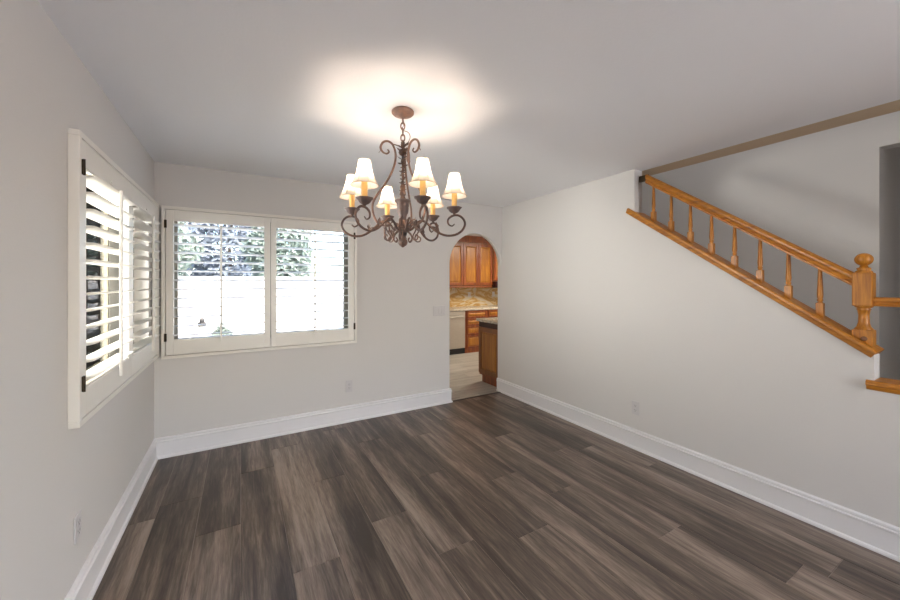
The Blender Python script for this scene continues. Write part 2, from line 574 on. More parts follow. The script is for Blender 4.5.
# rear wall closing the open room behind the camera; unseen opening added for light
b = MB()
RW = (2.0, 3.3, 0.75, 2.25)
b.box((-TW, REAR - 0.12, -0.03), (RW[0], REAR, H)); b.box((RW[1], REAR - 0.12, -0.03), (W + TR, REAR, H))
b.box((RW[0], REAR - 0.12, -0.03), (RW[1], REAR, RW[2])); b.box((RW[0], REAR - 0.12, RW[3]), (RW[1], REAR, H))
struct(b.build('wall_rear', 'wall_paint'))

# kitchen shell
b = MB()
b.box((2.60, TW, -0.03), (2.72, 3.1, H)); b.box((2.72, 3.0, -0.03), (7.2, 3.1, H)); b.box((7.2, 0.0, -0.03), (7.3, 3.1, H))
struct(b.build('wall_kitchen', 'wall_paint'))
# roof slabs added out of view to stop light leaks
b = MB(); b.box((-0.6, -7.6, 5.0), (7.8, 0.3, 5.12)); b.box((2.4, 0.3, 2.62), (7.6, 3.4, 2.74))
struct(b.build('roof', 'roof'))

# ------------------------------------------------------------------ baseboards
BP = [(0, 0), (0.030, 0), (0.030, 0.010), (0.026, 0.018), (0.017, 0.022), (0.017, 0.128), (0.0225, 0.133), (0.0225, 0.141),
      (0.014, 0.145), (0.014, 0.151), (0.0185, 0.155), (0.0165, 0.163), (0.008, 0.168), (0, 0.168)]
def skirting(name, path):
    """path: list of (origin, into-room direction) at mitre points"""
    b = MB()
    b.sweep(BP, [(o, d, (0, 0, 1)) for o, d in path])
    o = b.build(name, 'trim_white')
    return struct(o)
skirting('baseboard_left', [((0, REAR, 0), (1, 0, 0)), ((0, 0, 0), (1, -1, 0))])
skirting('baseboard_back', [((0, 0, 0), (1, -1, 0)), ((AX0, 0, 0), (1, -1, 0)), ((AX0, TB, 0), (1, 0, 0))])
skirting('baseboard_right', [((W, TB, 0), (-1, 0, 0)), ((W, REAR, 0), (-1, 0, 0))])

# ------------------------------------------------------------------ windows
def window(name, along, n0, n1, z0, z1, screen):
    """sliding window set in the wall hole; along='x' back wall, 'y' left wall; screen over the far sash"""
    def P(u, d, z):   # u along the wall, d outward depth
        return (u, d, z) if along == 'x' else (-d, u, z)
    b = MB()
    fw = 0.045
    def bx(bb, u0, u1, d0, d1, za, zb, bev=0.0):
        bb.box(P(u0, d0, za), P(u1, d1, zb), bev)
    d0, d1 = (0.086, 0.114) if screen else (0.07, 0.12)
    bx(b, n0, n1, d0, d1, z0, z0 + fw); bx(b, n0, n1, d0, d1, z1 - fw, z1)
    bx(b, n0, n0 + fw, d0, d1, z0 + fw, z1 - fw); bx(b, n1 - fw, n1, d0, d1, z0 + fw, z1 - fw)
    c = (n0 + n1) / 2 + (0.11 if screen else 0)
    bx(b, c - 0.020, c + 0.020, d0 + 0.002, d1, z0 + fw, z1 - fw)
    fr = struct(b.build(name, 'vinyl'))
    for u0, u1, d in ((n0 + fw, c - 0.024, 0.10), (c + 0.024, n1 - fw, 0.09)):
        g = MB(); bx(g, u0, u1, d, d + 0.004, z0 + fw, z1 - fw)
        g.build('window_pane', 'window_glass', fr)
    if screen:
        s = MB(); bx(s, c - 0.022, n1 - fw - 0.05, 0.080, 0.082, z0 + 0.02, z1 - 0.02)
        s.build('insect_screen', 'insect_screen', fr)
    return fr
window('window_1', 'x', BW[0], BW[1], BW[2], BW[3], False)
window('window_2', 'y', LW[0], LW[1], LW[2], LW[3], True)

# ------------------------------------------------------------------ plantation shutters
def shutter(label, along, u0, u1, z0, z1, dep, panels, oz0, oz1, hinge_u):
    """u along wall, d into the room (positive)"""
    def P(u, d, z):
        return (u, -d, z) if along == 'x' else (d, u, z)
    base = P((u0 + u1) / 2, 0, z0)
    root = thing('plantation_shutter', label, 'shutter', base)
    def bx(bb, a0, a1, d0, d1, za, zb, bev=0.0):
        bb.box(P(a0, d0, za), P(a1, d1, zb), bev)
    b = MB()
    fw, lip = 0.026, 0.012
    for (a0, a1, za, zb) in ((u0, u1, z0, z0 + fw), (u0, u1, z1 - fw, z1), (u0, u0 + fw, z0 + fw, z1 - fw), (u1 - fw, u1, z0 + fw, z1 - fw)):
        bx(b, a0, a1, 0.0005, dep, za, zb, 0.003)
    # stepped inner lip
    for (a0, a1, za, zb) in ((u0 + fw, u1 - fw, z0 + fw, z0 + fw + lip), (u0 + fw, u1 - fw, z1 - fw - lip, z1 - fw), (u0 + fw, u0 + fw + lip, z0 + fw + lip, z1 - fw - lip), (u1 - fw - lip, u1 - fw, z0 + fw + lip, z1 - fw - lip)):
        bx(b, a0, a1, 0.0005, dep - 0.034, za, zb)
    b.build('shutter_frame', 'shutter_paint', root)
    d0, d1 = dep - 0.030, dep - 0.002
    for (a0, a1, st0, st1) in panels:
        b = MB()
        pz0, pz1 = z0 + fw + 0.004, z1 - fw - 0.004
        bx(b, a0, a0 + st0, d0, d1, pz0, pz1, 0.0025); bx(b, a1 - st1, a1, d0, d1, pz0, pz1, 0.0025)
        bx(b, a0 + st0, a1 - st1, d0, d1, pz0, oz0, 0.0025); bx(b, a0 + st0, a1 - st1, d0, d1, oz1, pz1, 0.0025)
        # bead around the opening
        for (q0, q1, za, zb) in ((a0 + st0, a1 - st1, oz1 - 0.006, oz1), (a0 + st0, a1 - st1, oz0, oz0 + 0.006)):
            bx(b, q0, q1, d0 + 0.008, d1 - 0.006, za, zb)
        pan = b.build('shutter_panel', 'shutter_paint', root)
        # louvers
        n = 13
        pitch = (oz1 - oz0) / n
        b = MB()
        dc = (d0 + d1) / 2
        tilt = math.radians(6.0)
        for k in range(n):
            zc = oz0 + pitch * (k + 0.5)
            prof = []
            for q in range(12):
                an = 2 * math.pi * q / 12
                a, h = 0.0445 * math.cos(an), 0.0055 * math.sin(an)
                prof.append((a * math.cos(tilt) - h * math.sin(tilt), a * math.sin(tilt) + h * math.cos(tilt)))
            L0, L1 = a0 + st0 + 0.003, a1 - st1 - 0.003
            dv = Vector(P(0, 1, 0)); zv = Vector((0, 0, 1))
            b.sweep(prof, [(P(L0, dc, zc), dv, zv), (P(L1, dc, zc), dv, zv)])
            # pivot pins
            for s0, s1 in ((a0 + st0 - 0.001, L0 + 0.001), (L1 - 0.001, a1 - st1 + 0.001)):
                bx(b, s0, s1, dc - 0.003, dc + 0.003, zc - 0.003, zc + 0.003)
        lo = b.build('louvers', 'shutter_paint', pan)
        shade_smooth_angle(lo, 50)
        # tilt rod in front of the louvers, at the middle
        c = (a0 + st0 + a1 - st1) / 2
        b = MB()
        bx(b, c - 0.0075, c + 0.0075, dc + 0.047, dc + 0.060, oz0 - 0.035, oz1 - 0.02, 0.002)
        b.build('tilt_rod', 'shutter_paint', pan)
        b = MB(); bx(b, c - 0.012, c + 0.012, d1, d1 + 0.006, oz1 + 0.012, oz1 + 0.022, 0.001)
        b.build('magnet_catch', 'shutter_paint', pan)
    for hu in hinge_u:
        for hz in (z0 + 0.177, z1 - 0.149):
            b = MB(); bx(b, hu - 0.009, hu + 0.009, dep - 0.001, dep + 0.006, hz - 0.032, hz + 0.032, 0.001)
            b.tube([P(hu, dep + 0.006, hz - 0.034), P(hu, dep + 0.006, hz + 0.034)], 0.0045, 8)
            h = b.build('hinge', 'hinge_bronze', root)
            h['label'] = 'dark bronze hinge'
    return root
# back wall pair, hinged at its outer sides
shutter('white plantation shutter with open louvers on the wall beside the arched doorway', 'x', 0.050, 1.660, 0.817, 2.079, 0.040,
        [(0.080, 0.851, 0.052, 0.050), (0.857, 1.630, 0.046, 0.056)], 0.967, 1.966, (0.078, 1.634))
shutter('white plantation shutter on the left wall, seen nearly edge-on', 'y', -1.702, -0.045, 0.843, 2.086, 0.038,
        [(-1.672, -0.889, 0.050, 0.045), (-0.883, -0.075, 0.045, 0.050)], 0.993, 1.948, (-1.674,))

# ------------------------------------------------------------------ wall plates
def frame_of(kind, u, z):
    if kind == 'back':
        return Matrix(((1, 0, 0, u), (0, 0, -1, 0), (0, 1, 0, z), (0, 0, 0, 1)))
    if kind == 'right':
        return Matrix(((0, 0, -1, W), (1, 0, 0, u), (0, 1, 0, z), (0, 0, 0, 1)))
    if kind == 'left':
        return Matrix(((0, 0, 1, 0), (1, 0, 0, u), (0, 1, 0, z), (0, 0, 0, 1)))
    if kind == 'splash':
        return Matrix(((1, 0, 0, u), (0, 0, -1, 2.985), (0, 1, 0, z), (0, 0, 0, 1)))

def outlet(kind, u, z, label, w=0.07, h=0.115, group=None):
    M = frame_of(kind, u, z)
    root = thing('electrical_outlet', label, 'outlet', M.translation, group)
    b = MB(M); b.box((-w / 2, -h / 2, 0.0002), (w / 2, h / 2, 0.006), 0.002)
    b.build('cover_plate', 'plate_white', root)
    for s in (-1, 1):
        b = MB(M); b.use('plate_white')
        b.box((-0.016, s * 0.0195 - 0.014, 0.006), (0.016, s * 0.0195 + 0.014, 0.0085), 0.001)
        b.use('slot_dark')
        for dx in (-0.007, 0.007):
            b.box((dx - 0.0012, s * 0.0195 - 0.001, 0.0085), (dx + 0.0012, s * 0.0195 + 0.008, 0.0089))
        b.box((-0.0025, s * 0.0195 - 0.010, 0.0085), (0.0025, s * 0.0195 - 0.006, 0.0089))
        b.build('socket', None, root)
    b = MB(M); b.lathe([(0.003, 0.0061), (0.0025, 0.0072)], n=10)
    b.build('screw', 'plate_white', root)
    return root
outlet('back', 1.588, 0.368, 'white electrical outlet low on the back wall below the shuttered window', h=0.12)
outlet('right', -1.865, 0.353, 'white electrical outlet low on the long wall under the staircase')
outlet('left', -1.602, 0.385, 'white electrical outlet low on the wall under the nearest shutter')

M = frame_of('back', 2.655, 1.11)
sw = thing('light_switch', 'wide white multi-gang light switch plate left of the arched doorway', 'switch', M.translation)
b = MB(M); b.box((-0.082, -0.058, 0.0002), (0.082, 0.058, 0.006), 0.002); b.build('cover_plate', 'plate_white', sw)
for dx in (-0.046, 0, 0.046):
    b = MB(M)
    b.box((dx - 0.0165, -0.033, 0.006), (dx + 0.0165, 0.033, 0.009), 0.001)
    b.build('rocker', 'plate_white', sw)

# ------------------------------------------------------------------ stair railing
XC = W + TR / 2
ang = math.atan(SL)
dirv = Vector((0, math.cos(ang), math.sin(ang)))
upv = Vector((0, -math.sin(ang), math.cos(ang)))
rail = thing('stair_railing', 'golden oak stair railing sloping down above the long wall', 'railing', (XC, YL, capz(YL)))
# bottom cap with moulded edge
y0, y1 = -3.240, -1.795
capprof = [(-0.077, -0.004), (-0.077, 0.008), (-0.072, 0.0145), (0.072, 0.0145), (0.077, 0.008), (0.077, -0.004), (0.070, -0.012), (0.0665, -0.030), (0.0585, -0.034), (0.0585, -0.012),
           (-0.0585, -0.012), (-0.0585, -0.034), (-0.0665, -0.030), (-0.070, -0.012)]
def cpt(y, dz=0.0):
    return Vector((XC, y, capz(y) - 0.0145 / math.cos(ang) + dz))
b = MB()
# outside the wall end the cap laps the wall face: split at the wall's corner
b.sweep(capprof, [(cpt(y0), (1, 0, 0), upv), (cpt(YE), (1, 0, 0), upv)])
lap = [(-0.077, -0.004), (-0.077, 0.008), (-0.072, 0.0145), (-0.0555, 0.0145), (-0.0555, -0.034), (-0.0665, -0.030), (-0.070, -0.012)]
b.sweep(lap, [(cpt(YE), (1, 0, 0), upv), (cpt(y1), (1, 0, 0), upv)])
cap = b.build('base_cap', 'oak_long', rail)
# handrail
def railz(y):
    return 1.512 + 0.722 * (y + 3.138)
hr = [(-0.029, 0.0), (-0.031, 0.012), (-0.024, 0.018), (-0.022, 0.028), (-0.030, 0.036), (-0.031, 0.048), (-0.024, 0.058), (-0.010, 0.064), (0.010, 0.064), (0.024, 0.058),
      (0.031, 0.048), (0.030, 0.036), (0.022, 0.028), (0.024, 0.018), (0.031, 0.012), (0.029, 0.0)]
a2 = math.atan(0.722)
up2 = Vector((0, -math.sin(a2), math.cos(a2)))
b = MB()
hy0, hy1 = -3.145, -1.935
off = 0.064 / math.cos(a2)
b.sweep(hr, [((XC, y, railz(y) - off), (1, 0, 0), (0, 0, 1.0 / math.cos(a2))) for y in (hy0, hy1)])
hrail = b.build('handrail', 'oak_long', rail)
# wall rosette with its dark fixing
b = MB(); b.box((XC + 0.006, -1.936, railz(-1.935) - 0.050), (XC + 0.030, -1.8535, railz(-1.935) + 0.004), 0.005)
b.build('wall_rosette', 'hinge_bronze', rail)
# balusters
for i in range(8):
    y = -1.990 - 0.1453 * i
    zb = capz(y) + 0.0005
    zt = railz(y) - off + 0.006
    h = zt - zb
    b = MB()
    s = 0.0165
    za = zb + 0.075
    # block foot cut to the slope
    for (xa, xb) in ((XC - s, XC + s),):
        vs = [b.v((xa, y - s, zb - s * SL)), b.v((xb, y - s, zb - s * SL)), b.v((xb, y + s, zb + s * SL)), b.v((xa, y + s, zb + s * SL)),
              b.v((xa, y - s, za)), b.v((xb, y - s, za)), b.v((xb, y + s, za)), b.v((xa, y + s, za))]
        for q in ((3, 2, 1, 0), (4, 5, 6, 7), (0, 1, 5, 4), (1, 2, 6, 5), (2, 3, 7, 6), (3, 0, 4, 7)):
            b.f([vs[k] for k in q])
    q = h - 0.075
    prof = [(0.0155, 0.0), (0.0115, 0.006), (0.0105, 0.010), (0.0145, 0.014), (0.0145, 0.019), (0.0110, 0.024), (0.0135, 0.034), (0.0145, 0.050), (0.0125, 0.10 * 1.0), (0.0100, q - 0.02), (0.0095, q)]
    b.lathe(prof, (XC, y, za), 16)
    b.build('baluster', 'oak_vert', rail)
# newel post
NY = -3.184
s = 0.039
b = MB()
nb0 = capz(NY)
vs = [b.v((XC - s, NY - s, nb0 - s * SL)), b.v((XC + s, NY - s, nb0 - s * SL)), b.v((XC + s, NY + s, nb0 + s * SL)), b.v((XC - s, NY + s, nb0 + s * SL)),
      b.v((XC - s, NY - s, 1.183)), b.v((XC + s, NY - s, 1.183)), b.v((XC + s, NY + s, 1.183)), b.v((XC - s, NY + s, 1.183))]
for q in ((3, 2, 1, 0), (4, 5, 6, 7), (0, 1, 5, 4), (1, 2, 6, 5), (2, 3, 7, 6), (3, 0, 4, 7)):
    b.f([vs[k] for k in q])
b.lathe([(0.038, 1.183), (0.036, 1.190), (0.028, 1.200), (0.0225, 1.225), (0.021, 1.262), (0.0245, 1.292), (0.030, 1.298), (0.024, 1.303), (0.033, 1.309), (0.038, 1.316)], (XC, NY, 0), 24)
b.box((XC - s, NY - s, 1.316), (XC + s, NY + s, 1.503), 0.005)
b.lathe([(0.036, 1.503), (0.033, 1.511), (0.024, 1.518), (0.028, 1.524), (0.028, 1.529), (0.018, 1.534), (0.015, 1.545)], (XC, NY, 0), 24)
nw = b.build('newel_post', 'oak_vert', rail)
b = MB(); b.ball((XC, NY, 1.578), 0.037, 0.97, 24, 14)
b.build('ball_finial', 'oak_vert', nw)
b = MB(Matrix(((0, 0, -1, XC - s), (1, 0, 0, NY - 0.008), (0, 1, 0, 1.136), (0, 0, 0, 1))))
b.lathe([(0.013, -0.001), (0.013, 0.003), (0.009, 0.004)], n=16)
pl = b.build('wood_plug', 'oak_plug', nw); pl['label'] = 'dark round wooden plug'

# level railing and low cap at the landing
lr = thing('landing_railing', 'level oak railing and low ledge cap right of the newel post', 'railing', (XC, -3.26, 0.87))
b = MB()
b.sweep([(p[0] * 0.9, p[1] * 0.78) for p in hr], [((XC, y, 1.318), (1, 0, 0), (0, 0, 1)) for y in (-3.2236, -4.98)])
b.build('handrail', 'oak_long', lr)
capl = [(-0.080, 0.0), (-0.080, 0.016), (-0.074, 0.024), (0.074, 0.024), (0.080, 0.016), (0.080, 0.0), (0.068, -0.008), (0.064, -0.026), (0.0565, -0.03), (0.0565, -0.002),
        (-0.0565, -0.002), (-0.0565, -0.03), (-0.064, -0.026), (-0.068, -0.008)]
b = MB()
b.sweep(capl, [((XC, -3.2325, 0.892), (1, 0, 0), (0, 0, 1)), ((XC, -4.99, 0.892), (1, 0, 0), (0, 0, 1))])
b.sweep([(-0.080, 0.0), (-0.080, 0.016), (-0.074, 0.024), (-0.0565, 0.024), (-0.0565, -0.03), (-0.064, -0.026), (-0.068, -0.008)],
        [((XC, -3.205, 0.892), (1, 0, 0), (0, 0, 1)), ((XC, -3.2325, 0.892), (1, 0, 0), (0, 0, 1))])
b.build('ledge_cap', 'oak_long', lr)
for k in range(5):
    yb = -3.62 - 0.3 * k
    b = MB(); b.box((XC - 0.0165, yb - 0.0165, 0.9165), (XC + 0.0165, yb + 0.0165, 0.97))
    b.lathe([(0.0155, 0.97), (0.0105, 0.98), (0.0145, 0.99), (0.0145, 1.0), (0.010, 1.32)], (XC, yb, 0), 14)
    b.build('baluster', 'oak_vert', lr)

# ------------------------------------------------------------------ chandelier
CX, CY = 1.425, -1.836
Rv = Vector((math.cos(YAW), -math.sin(YAW), 0)); Fv = Vector((math.sin(YAW), math.cos(YAW), 0))
CHP = Vector((CX, CY, 0))
def rad(theta):
    a = math.radians(theta)
    return Rv * math.cos(a) + Fv * math.sin(a)
ch = thing('chandelier', 'bronze scroll-arm chandelier with six small cream lamp shades hanging from the ceiling', 'chandelier', (CX, CY, H))
b = MB(); b.lathe([(0.012, H - 0.040), (0.020, H - 0.036), (0.030, H - 0.030), (0.056, H - 0.024), (0.064, H - 0.016), (0.064, H - 0.006), (0.058, H - 0.001)], (CX, CY, 0), 32)
b.build('canopy', 'copper_patina', ch)
# chain
b = MB()
zt = H - 0.034
for k in range(5):
    a = 0.0 if k % 2 else math.pi / 2
    u = Rv * math.cos(a) + Fv * math.sin(a)
    zc = zt - 0.022 - k * 0.034
    pts = [Vector((CX, CY, zc)) + u * 0.0115 * math.cos(q) + Vector((0, 0, 0.021 * math.sin(q))) for q in [2 * math.pi * i / 16 for i in range(17)]]
    b.tube(pts, 0.0038, 6)
b.build('chain', 'copper_patina', ch)
b = MB()
pts = catmull([(CX, CY, H - 0.038), CHP + Rv * 0.006 + Vector((0, 0, 2.36)), CHP + Rv * -0.006 + Vector((0, 0, 2.33)), CHP + Rv * 0.030 + Vector((0, 0, 2.315)), CHP + Rv * 0.042 + Vector((0, 0, 2.285)), CHP + Rv * 0.022 + Vector((0, 0, 2.245)), CHP + Vector((0, 0, 2.225))], 6)
b.tube(pts, 0.0022, 6)
b.build('cord', 'copper_patina', ch)
# turned centre column
b = MB()
b.use('bronze')
b.lathe([(0.004, 2.262), (0.012, 2.256), (0.010, 2.245), (0.006, 2.24)][::-1], (CX, CY, 0), 16)
b.lathe([(0.006, 1.975), (0.007, 2.24)], (CX, CY, 0), 10)
b.lathe([(0.015, 1.915), (0.016, 1.935), (0.012, 1.945), (0.018, 1.955), (0.017, 1.965), (0.013, 1.985), (0.016, 2.0), (0.008, 2.02)], (CX, CY, 0), 16)
b.use('pewter')
b.lathe([(0.024, 1.808), (0.020, 1.820), (0.023, 1.835), (0.031, 1.850), (0.034, 1.872), (0.033, 1.885), (0.036, 1.888), (0.036, 1.893), (0.035, 1.905), (0.046, 1.914), (0.047, 1.920), (0.043, 1.924), (0.015, 1.922)], (CX, CY, 0), 32, flute=0)
b.use('copper_patina')
b.lathe([(0.034, 1.762), (0.038, 1.770), (0.030, 1.780), (0.022, 1.795), (0.024, 1.808)], (CX, CY, 0), 24)
b.use('pewter')
b.lathe([(0.025, 1.735), (0.040, 1.744), (0.042, 1.756), (0.036, 1.764)], (CX, CY, 0), 24)
b.use('black_collar')
b.lathe([(0.014, 1.716), (0.022, 1.720), (0.024, 1.736)], (CX, CY, 0), 20)
b.build('center_column', None, ch)
b = MB()
b.lathe([(0.002, 1.650), (0.007, 1.653), (0.010, 1.656), (0.021, 1.663), (0.0275, 1.676), (0.0275, 1.688), (0.021, 1.700), (0.011, 1.706), (0.016, 1.712), (0.014, 1.717)], (CX, CY, 0), 20)
b.build('ball_finial', 'bronze', ch)

def leaf(b, base, d, up, length, width, curl=0.4):
    """a small curled leaf, two-sided with thickness"""
    base = Vector(base); d = Vector(d).normalized(); up = Vector(up).normalized()
    side = d.cross(up).normalized()
    n = 6
    top, bot = [], []
    for i in range(n + 1):
        t = i / n
        w = width * math.sin(math.pi * min(1, t * 0.9 + 0.08)) * (0.8 if i % 2 else 1.0)
        c = base + d * length * t * (1 - 0.25 * curl * t) + up * (length * curl * t * t)
        top.append((b.v(c - side * w + up * w * 0.35), b.v(c + up * 0.0012), b.v(c + side * w + up * w * 0.35)))
        bot.append((b.v(c - side * w + up * (w * 0.35 - 0.0012)), b.v(c - up * 0.0012), b.v(c + side * w + up * (w * 0.35 - 0.0012))))
    for i in range(n):
        for k in range(2):
            b.f([top[i][k], top[i][k + 1], top[i + 1][k + 1], top[i + 1][k]])
            b.f([bot[i][k], bot[i + 1][k], bot[i + 1][k + 1], bot[i][k + 1]])
        b.f([top[i][0], top[i + 1][0], bot[i + 1][0], bot[i][0]])
        b.f([top[i][2], bot[i][2], bot[i + 1][2], top[i + 1][2]])

# leaves twined on the stem
b = MB()
Z = Vector((0, 0, 1))
for k in range(34):
    z = 2.235 - 0.0085 * k
    th = 137.5 * k
    leaf(b, CHP + Z * z, rad(th) + Z * (0.1 if k < 10 else -0.6), Z, 0.042 if k < 14 else 0.030, 0.014 if k < 14 else 0.011, 0.5)
for k in range(9):
    b.ball(CHP + rad(77 * k) * 0.016 + Z * (2.195 + 0.004 * (k % 5)), 0.007, 1, 8, 6)
pts = [CHP + rad(50 * i) * 0.010 + Z * (1.99 + 0.0085 * i) for i in range(30)]
b.tube(pts, 0.0026, 6)
b.build('leaf_cluster', 'bronze', ch)

# tall scrolls: from the top hub out, down to the arms
def pol(th, r, z):
    return CHP + rad(th) * r + Z * z
for th in (200, 322, 80):
    b = MB()
    path = [(0.088, 2.205), (0.080, 2.192), (0.094, 2.180), (0.116, 2.188), (0.128, 2.212), (0.114, 2.242), (0.086, 2.252), (0.058, 2.235), (0.042, 2.185), (0.048, 2.125), (0.072, 2.060),
            (0.110, 1.995), (0.145, 1.945), (0.170, 1.895), (0.172, 1.850), (0.158, 1.805), (0.136, 1.780), (0.100, 1.77), (0.070, 1.775)]
    pts = catmull([pol(th, r_, z_) for r_, z_ in path], 5)
    n = len(pts)
    rr = [0.0035 + 0.0028 * min(1, i / 18) for i in range(n)]
    b.tube(pts, rr, 8)
    leaf(b, pol(th, 0.120, 2.21), rad(th) * 0.4 - Z, rad(th), 0.035, 0.007, 0.2)
    # tie to the stem
    b.tube([pol(th, 0.066, 2.240), pol(th, 0.03, 2.235), pol(th, 0.004, 2.225)], 0.003, 6)
    b.build('tall_scroll', 'copper_patina', ch)

# small scrolls around the hub
for k in range(6):
    th = -3 + 30 + 60 * k
    b = MB()
    path = [(0.030, 1.765), (0.060, 1.800), (0.092, 1.800), (0.103, 1.770), (0.090, 1.735), (0.075, 1.712), (0.082, 1.690), (0.104, 1.690), (0.110, 1.708), (0.098, 1.718), (0.092, 1.708)]
    b.tube(catmull([pol(th, r_, z_) for r_, z_ in path], 5), 0.0040, 7)
    path = [(0.030, 1.745), (0.055, 1.722), (0.060, 1.695), (0.045, 1.682), (0.036, 1.695), (0.044, 1.706)]
    b.tube(catmull([pol(th + 8, r_, z_) for r_, z_ in path], 5), 0.0036, 7)
    leaf(b, pol(th, 0.092, 1.74), rad(th) + Z * 0.2, Z, 0.03, 0.008, 0.5)
    leaf(b, pol(th, 0.075, 1.80), rad(th + 60) + Z * 0.4, Z, 0.022, 0.007, 0.5)
    b.build('small_scroll', 'bronze', ch)

# arms
for k in range(6):
    th = -3 + 60 * k
    R0 = 0.297
    b = MB()
    path = [(0.036, 1.748), (0.056, 1.758), (0.078, 1.788), (0.106, 1.803), (0.134, 1.794), (0.166, 1.764), (0.205, 1.735), (0.250, 1.718), (0.300, 1.721), (0.340, 1.744), (0.358, 1.780),
            (0.348, 1.812), (0.320, 1.832), (0.286, 1.830), (0.262, 1.810), (0.263, 1.784), (0.283, 1.772), (0.299, 1.783)]
    pts = catmull([pol(th, r_, z_) for r_, z_ in path], 5)
    n = len(pts)
    rr = [0.0066 if i < n * 0.75 else 0.0066 - 0.0034 * (i - n * 0.75) / (n * 0.25) for i in range(n)]
    b.tube(pts, rr, 8)
    for (r_, z_, dr, dz, ln) in ((0.165, 1.77, 0.8, -0.5, 0.05), (0.20, 1.745, -0.2, 1.0, 0.045), (0.215, 1.738, -1.0, 0.2, 0.04), (0.19, 1.75, 0.7, 0.9, 0.03)):
        leaf(b, pol(th, r_, z_), rad(th) * dr + Z * dz, rad(th + 90) * 0.5 + Z, ln, 0.010, 0.3)
    b.lathe([(0.006, 1.828), (0.010, 1.832), (0.006, 1.838), (0.009, 1.844)], pol(th, R0, 0), 12)
    arm = b.build('arm', 'bronze', ch)
    c = pol(th, R0, 0)
    b = MB(); b.lathe([(0.008, 1.843), (0.019, 1.848), (0.029, 1.857), (0.034, 1.867), (0.043, 1.874), (0.044, 1.878), (0.041, 1.879), (0.034, 1.877), (0.024, 1.868), (0.015, 1.866)], c, 32, flute=8, depth=0.035)
    b.build('drip_cup', 'pewter', arm)
    b = MB(); b.lathe([(0.0150, 1.866), (0.0156, 1.88), (0.0150, 1.91), (0.0156, 1.94), (0.0145, 1.972), (0.0110, 1.976)], c, 16)
    b.build('candle_sleeve', 'candle_sleeve', arm)
    b = MB(); b.lathe([(0.006, 1.976), (0.009, 1.982), (0.0115, 1.990), (0.0095, 1.998), (0.005, 2.004), (0.002, 2.006)], c, 16)
    b.build('bulb', 'bulb_glow', arm)
    # shade: empire bell with thickness, seams and trims
    b = MB()
    prof = []
    for i in range(11):
        t = i / 10
        r_ = 0.030 + (0.071 - 0.030) * (0.35 * t + 0.65 * t ** 2.4) + 0.0
        prof.append((r_, 2.069 - 0.127 * t))
    b.use('shade_fabric')
    nn = 48
    ringsO = []
    for plist in (prof,):
        for r_, z_ in plist:
            ring = []
            for q in range(nn):
                a = 2 * math.pi * q / nn
                rr_ = r_ * (1 - 0.012 * abs(math.sin(4 * a)))
                ring.append(b.v((c[0] + rr_ * math.cos(a), c[1] + rr_ * math.sin(a), z_)))
            ringsO.append(ring)
    for r0, r1 in zip(ringsO, ringsO[1:]):
        for q in range(nn):
            b.f([r0[q], r0[(q + 1) % nn], r1[(q + 1) % nn], r1[q]], True)
    sh = b.build('lamp_shade', None, arm)
    b = MB()
    for r_, z_ in ((0.0305, 2.069), (0.0713, 1.943)):
        b.tube([Vector((c[0] + r_ * math.cos(2 * math.pi * q / 32), c[1] + r_ * math.sin(2 * math.pi * q / 32), z_)) for q in range(33)], 0.0018, 6)
    for q in range(8):
        a = 2 * math.pi * q / 8
        b.tube([Vector((c[0] + (r_ + 0.0006) * math.cos(a), c[1] + (r_ + 0.0006) * math.sin(a), z_)) for r_, z_ in prof], 0.0013, 5)
    # spider ring holding the shade to the bulb
    for q in range(3):
        a = 2 * math.pi * q / 3
        b.tube([Vector((c[0] + 0.012 * math.cos(a), c[1] + 0.012 * math.sin(a), 2.0)), Vector((c[0] + 0.018 * math.cos(a), c[1] + 0.018 * math.sin(a), 2.03)), Vector((c[0] + 0.0295 * math.cos(a), c[1] + 0.0295 * math.sin(a), 2.064))], 0.0009, 5)
    b.build('shade_piping', 'shade_trim', arm)
    lp = lamp('chandelier_bulb_light', 'POINT', 3.3, c + Z * 2.022, color=(1, 0.80, 0.64), shadow_soft_size=0.013)

# ------------------------------------------------------------------ kitchen
def door_panel(b, M, w, h, frame=0.055, t=0.02, mats=('cherry_dark', 'cherry')):
    """raised-panel front, local x width, y height, z out of the face"""
    b.M = M
    b.use(mats[0])
    b.box((0, 0, 0), (frame, h, t), 0.002); b.box((w - frame, 0, 0), (w, h, t), 0.002)
    b.box((frame, 0, 0), (w - frame, frame, t), 0.002); b.box((frame, h - frame, 0), (w - frame, h, t), 0.002)
    b.use(mats[1])
    i0 = frame; g = 0.03 if w > 0.25 else 0.018
    b.box((frame, frame, 0), (w - frame, h - frame, t * 0.35))
    A = [b.v(p) for p in ((frame + 0.006, frame + 0.006, t * 0.35), (w - frame - 0.006, frame + 0.006, t * 0.35), (w - frame - 0.006, h - frame - 0.006, t * 0.35), (frame + 0.006, h - frame - 0.006, t * 0.35))]
    B = [b.v(p) for p in ((frame + g, frame + g, t * 0.9), (w - frame - g, frame + g, t * 0.9), (w - frame - g, h - frame - g, t * 0.9), (frame + g, h - frame - g, t * 0.9))]
    b.f(B)
    for q in range(4):
        b.f([A[q], A[(q + 1) % 4], B[(q + 1) % 4], B[q]])
def MF(x, y, z):      # face looking towards -y, origin at lower left seen from the front
    return Matrix(((1, 0, 0, x), (0, 0, -1, y), (0, 1, 0, z), (0, 0, 0, 1)))
def MX(x, y, z):      # face looking towards -x; local x runs along -y
    return Matrix(((0, 0, -1, x), (-1, 0, 0, y), (0, 1, 0, z), (0, 0, 0, 1)))

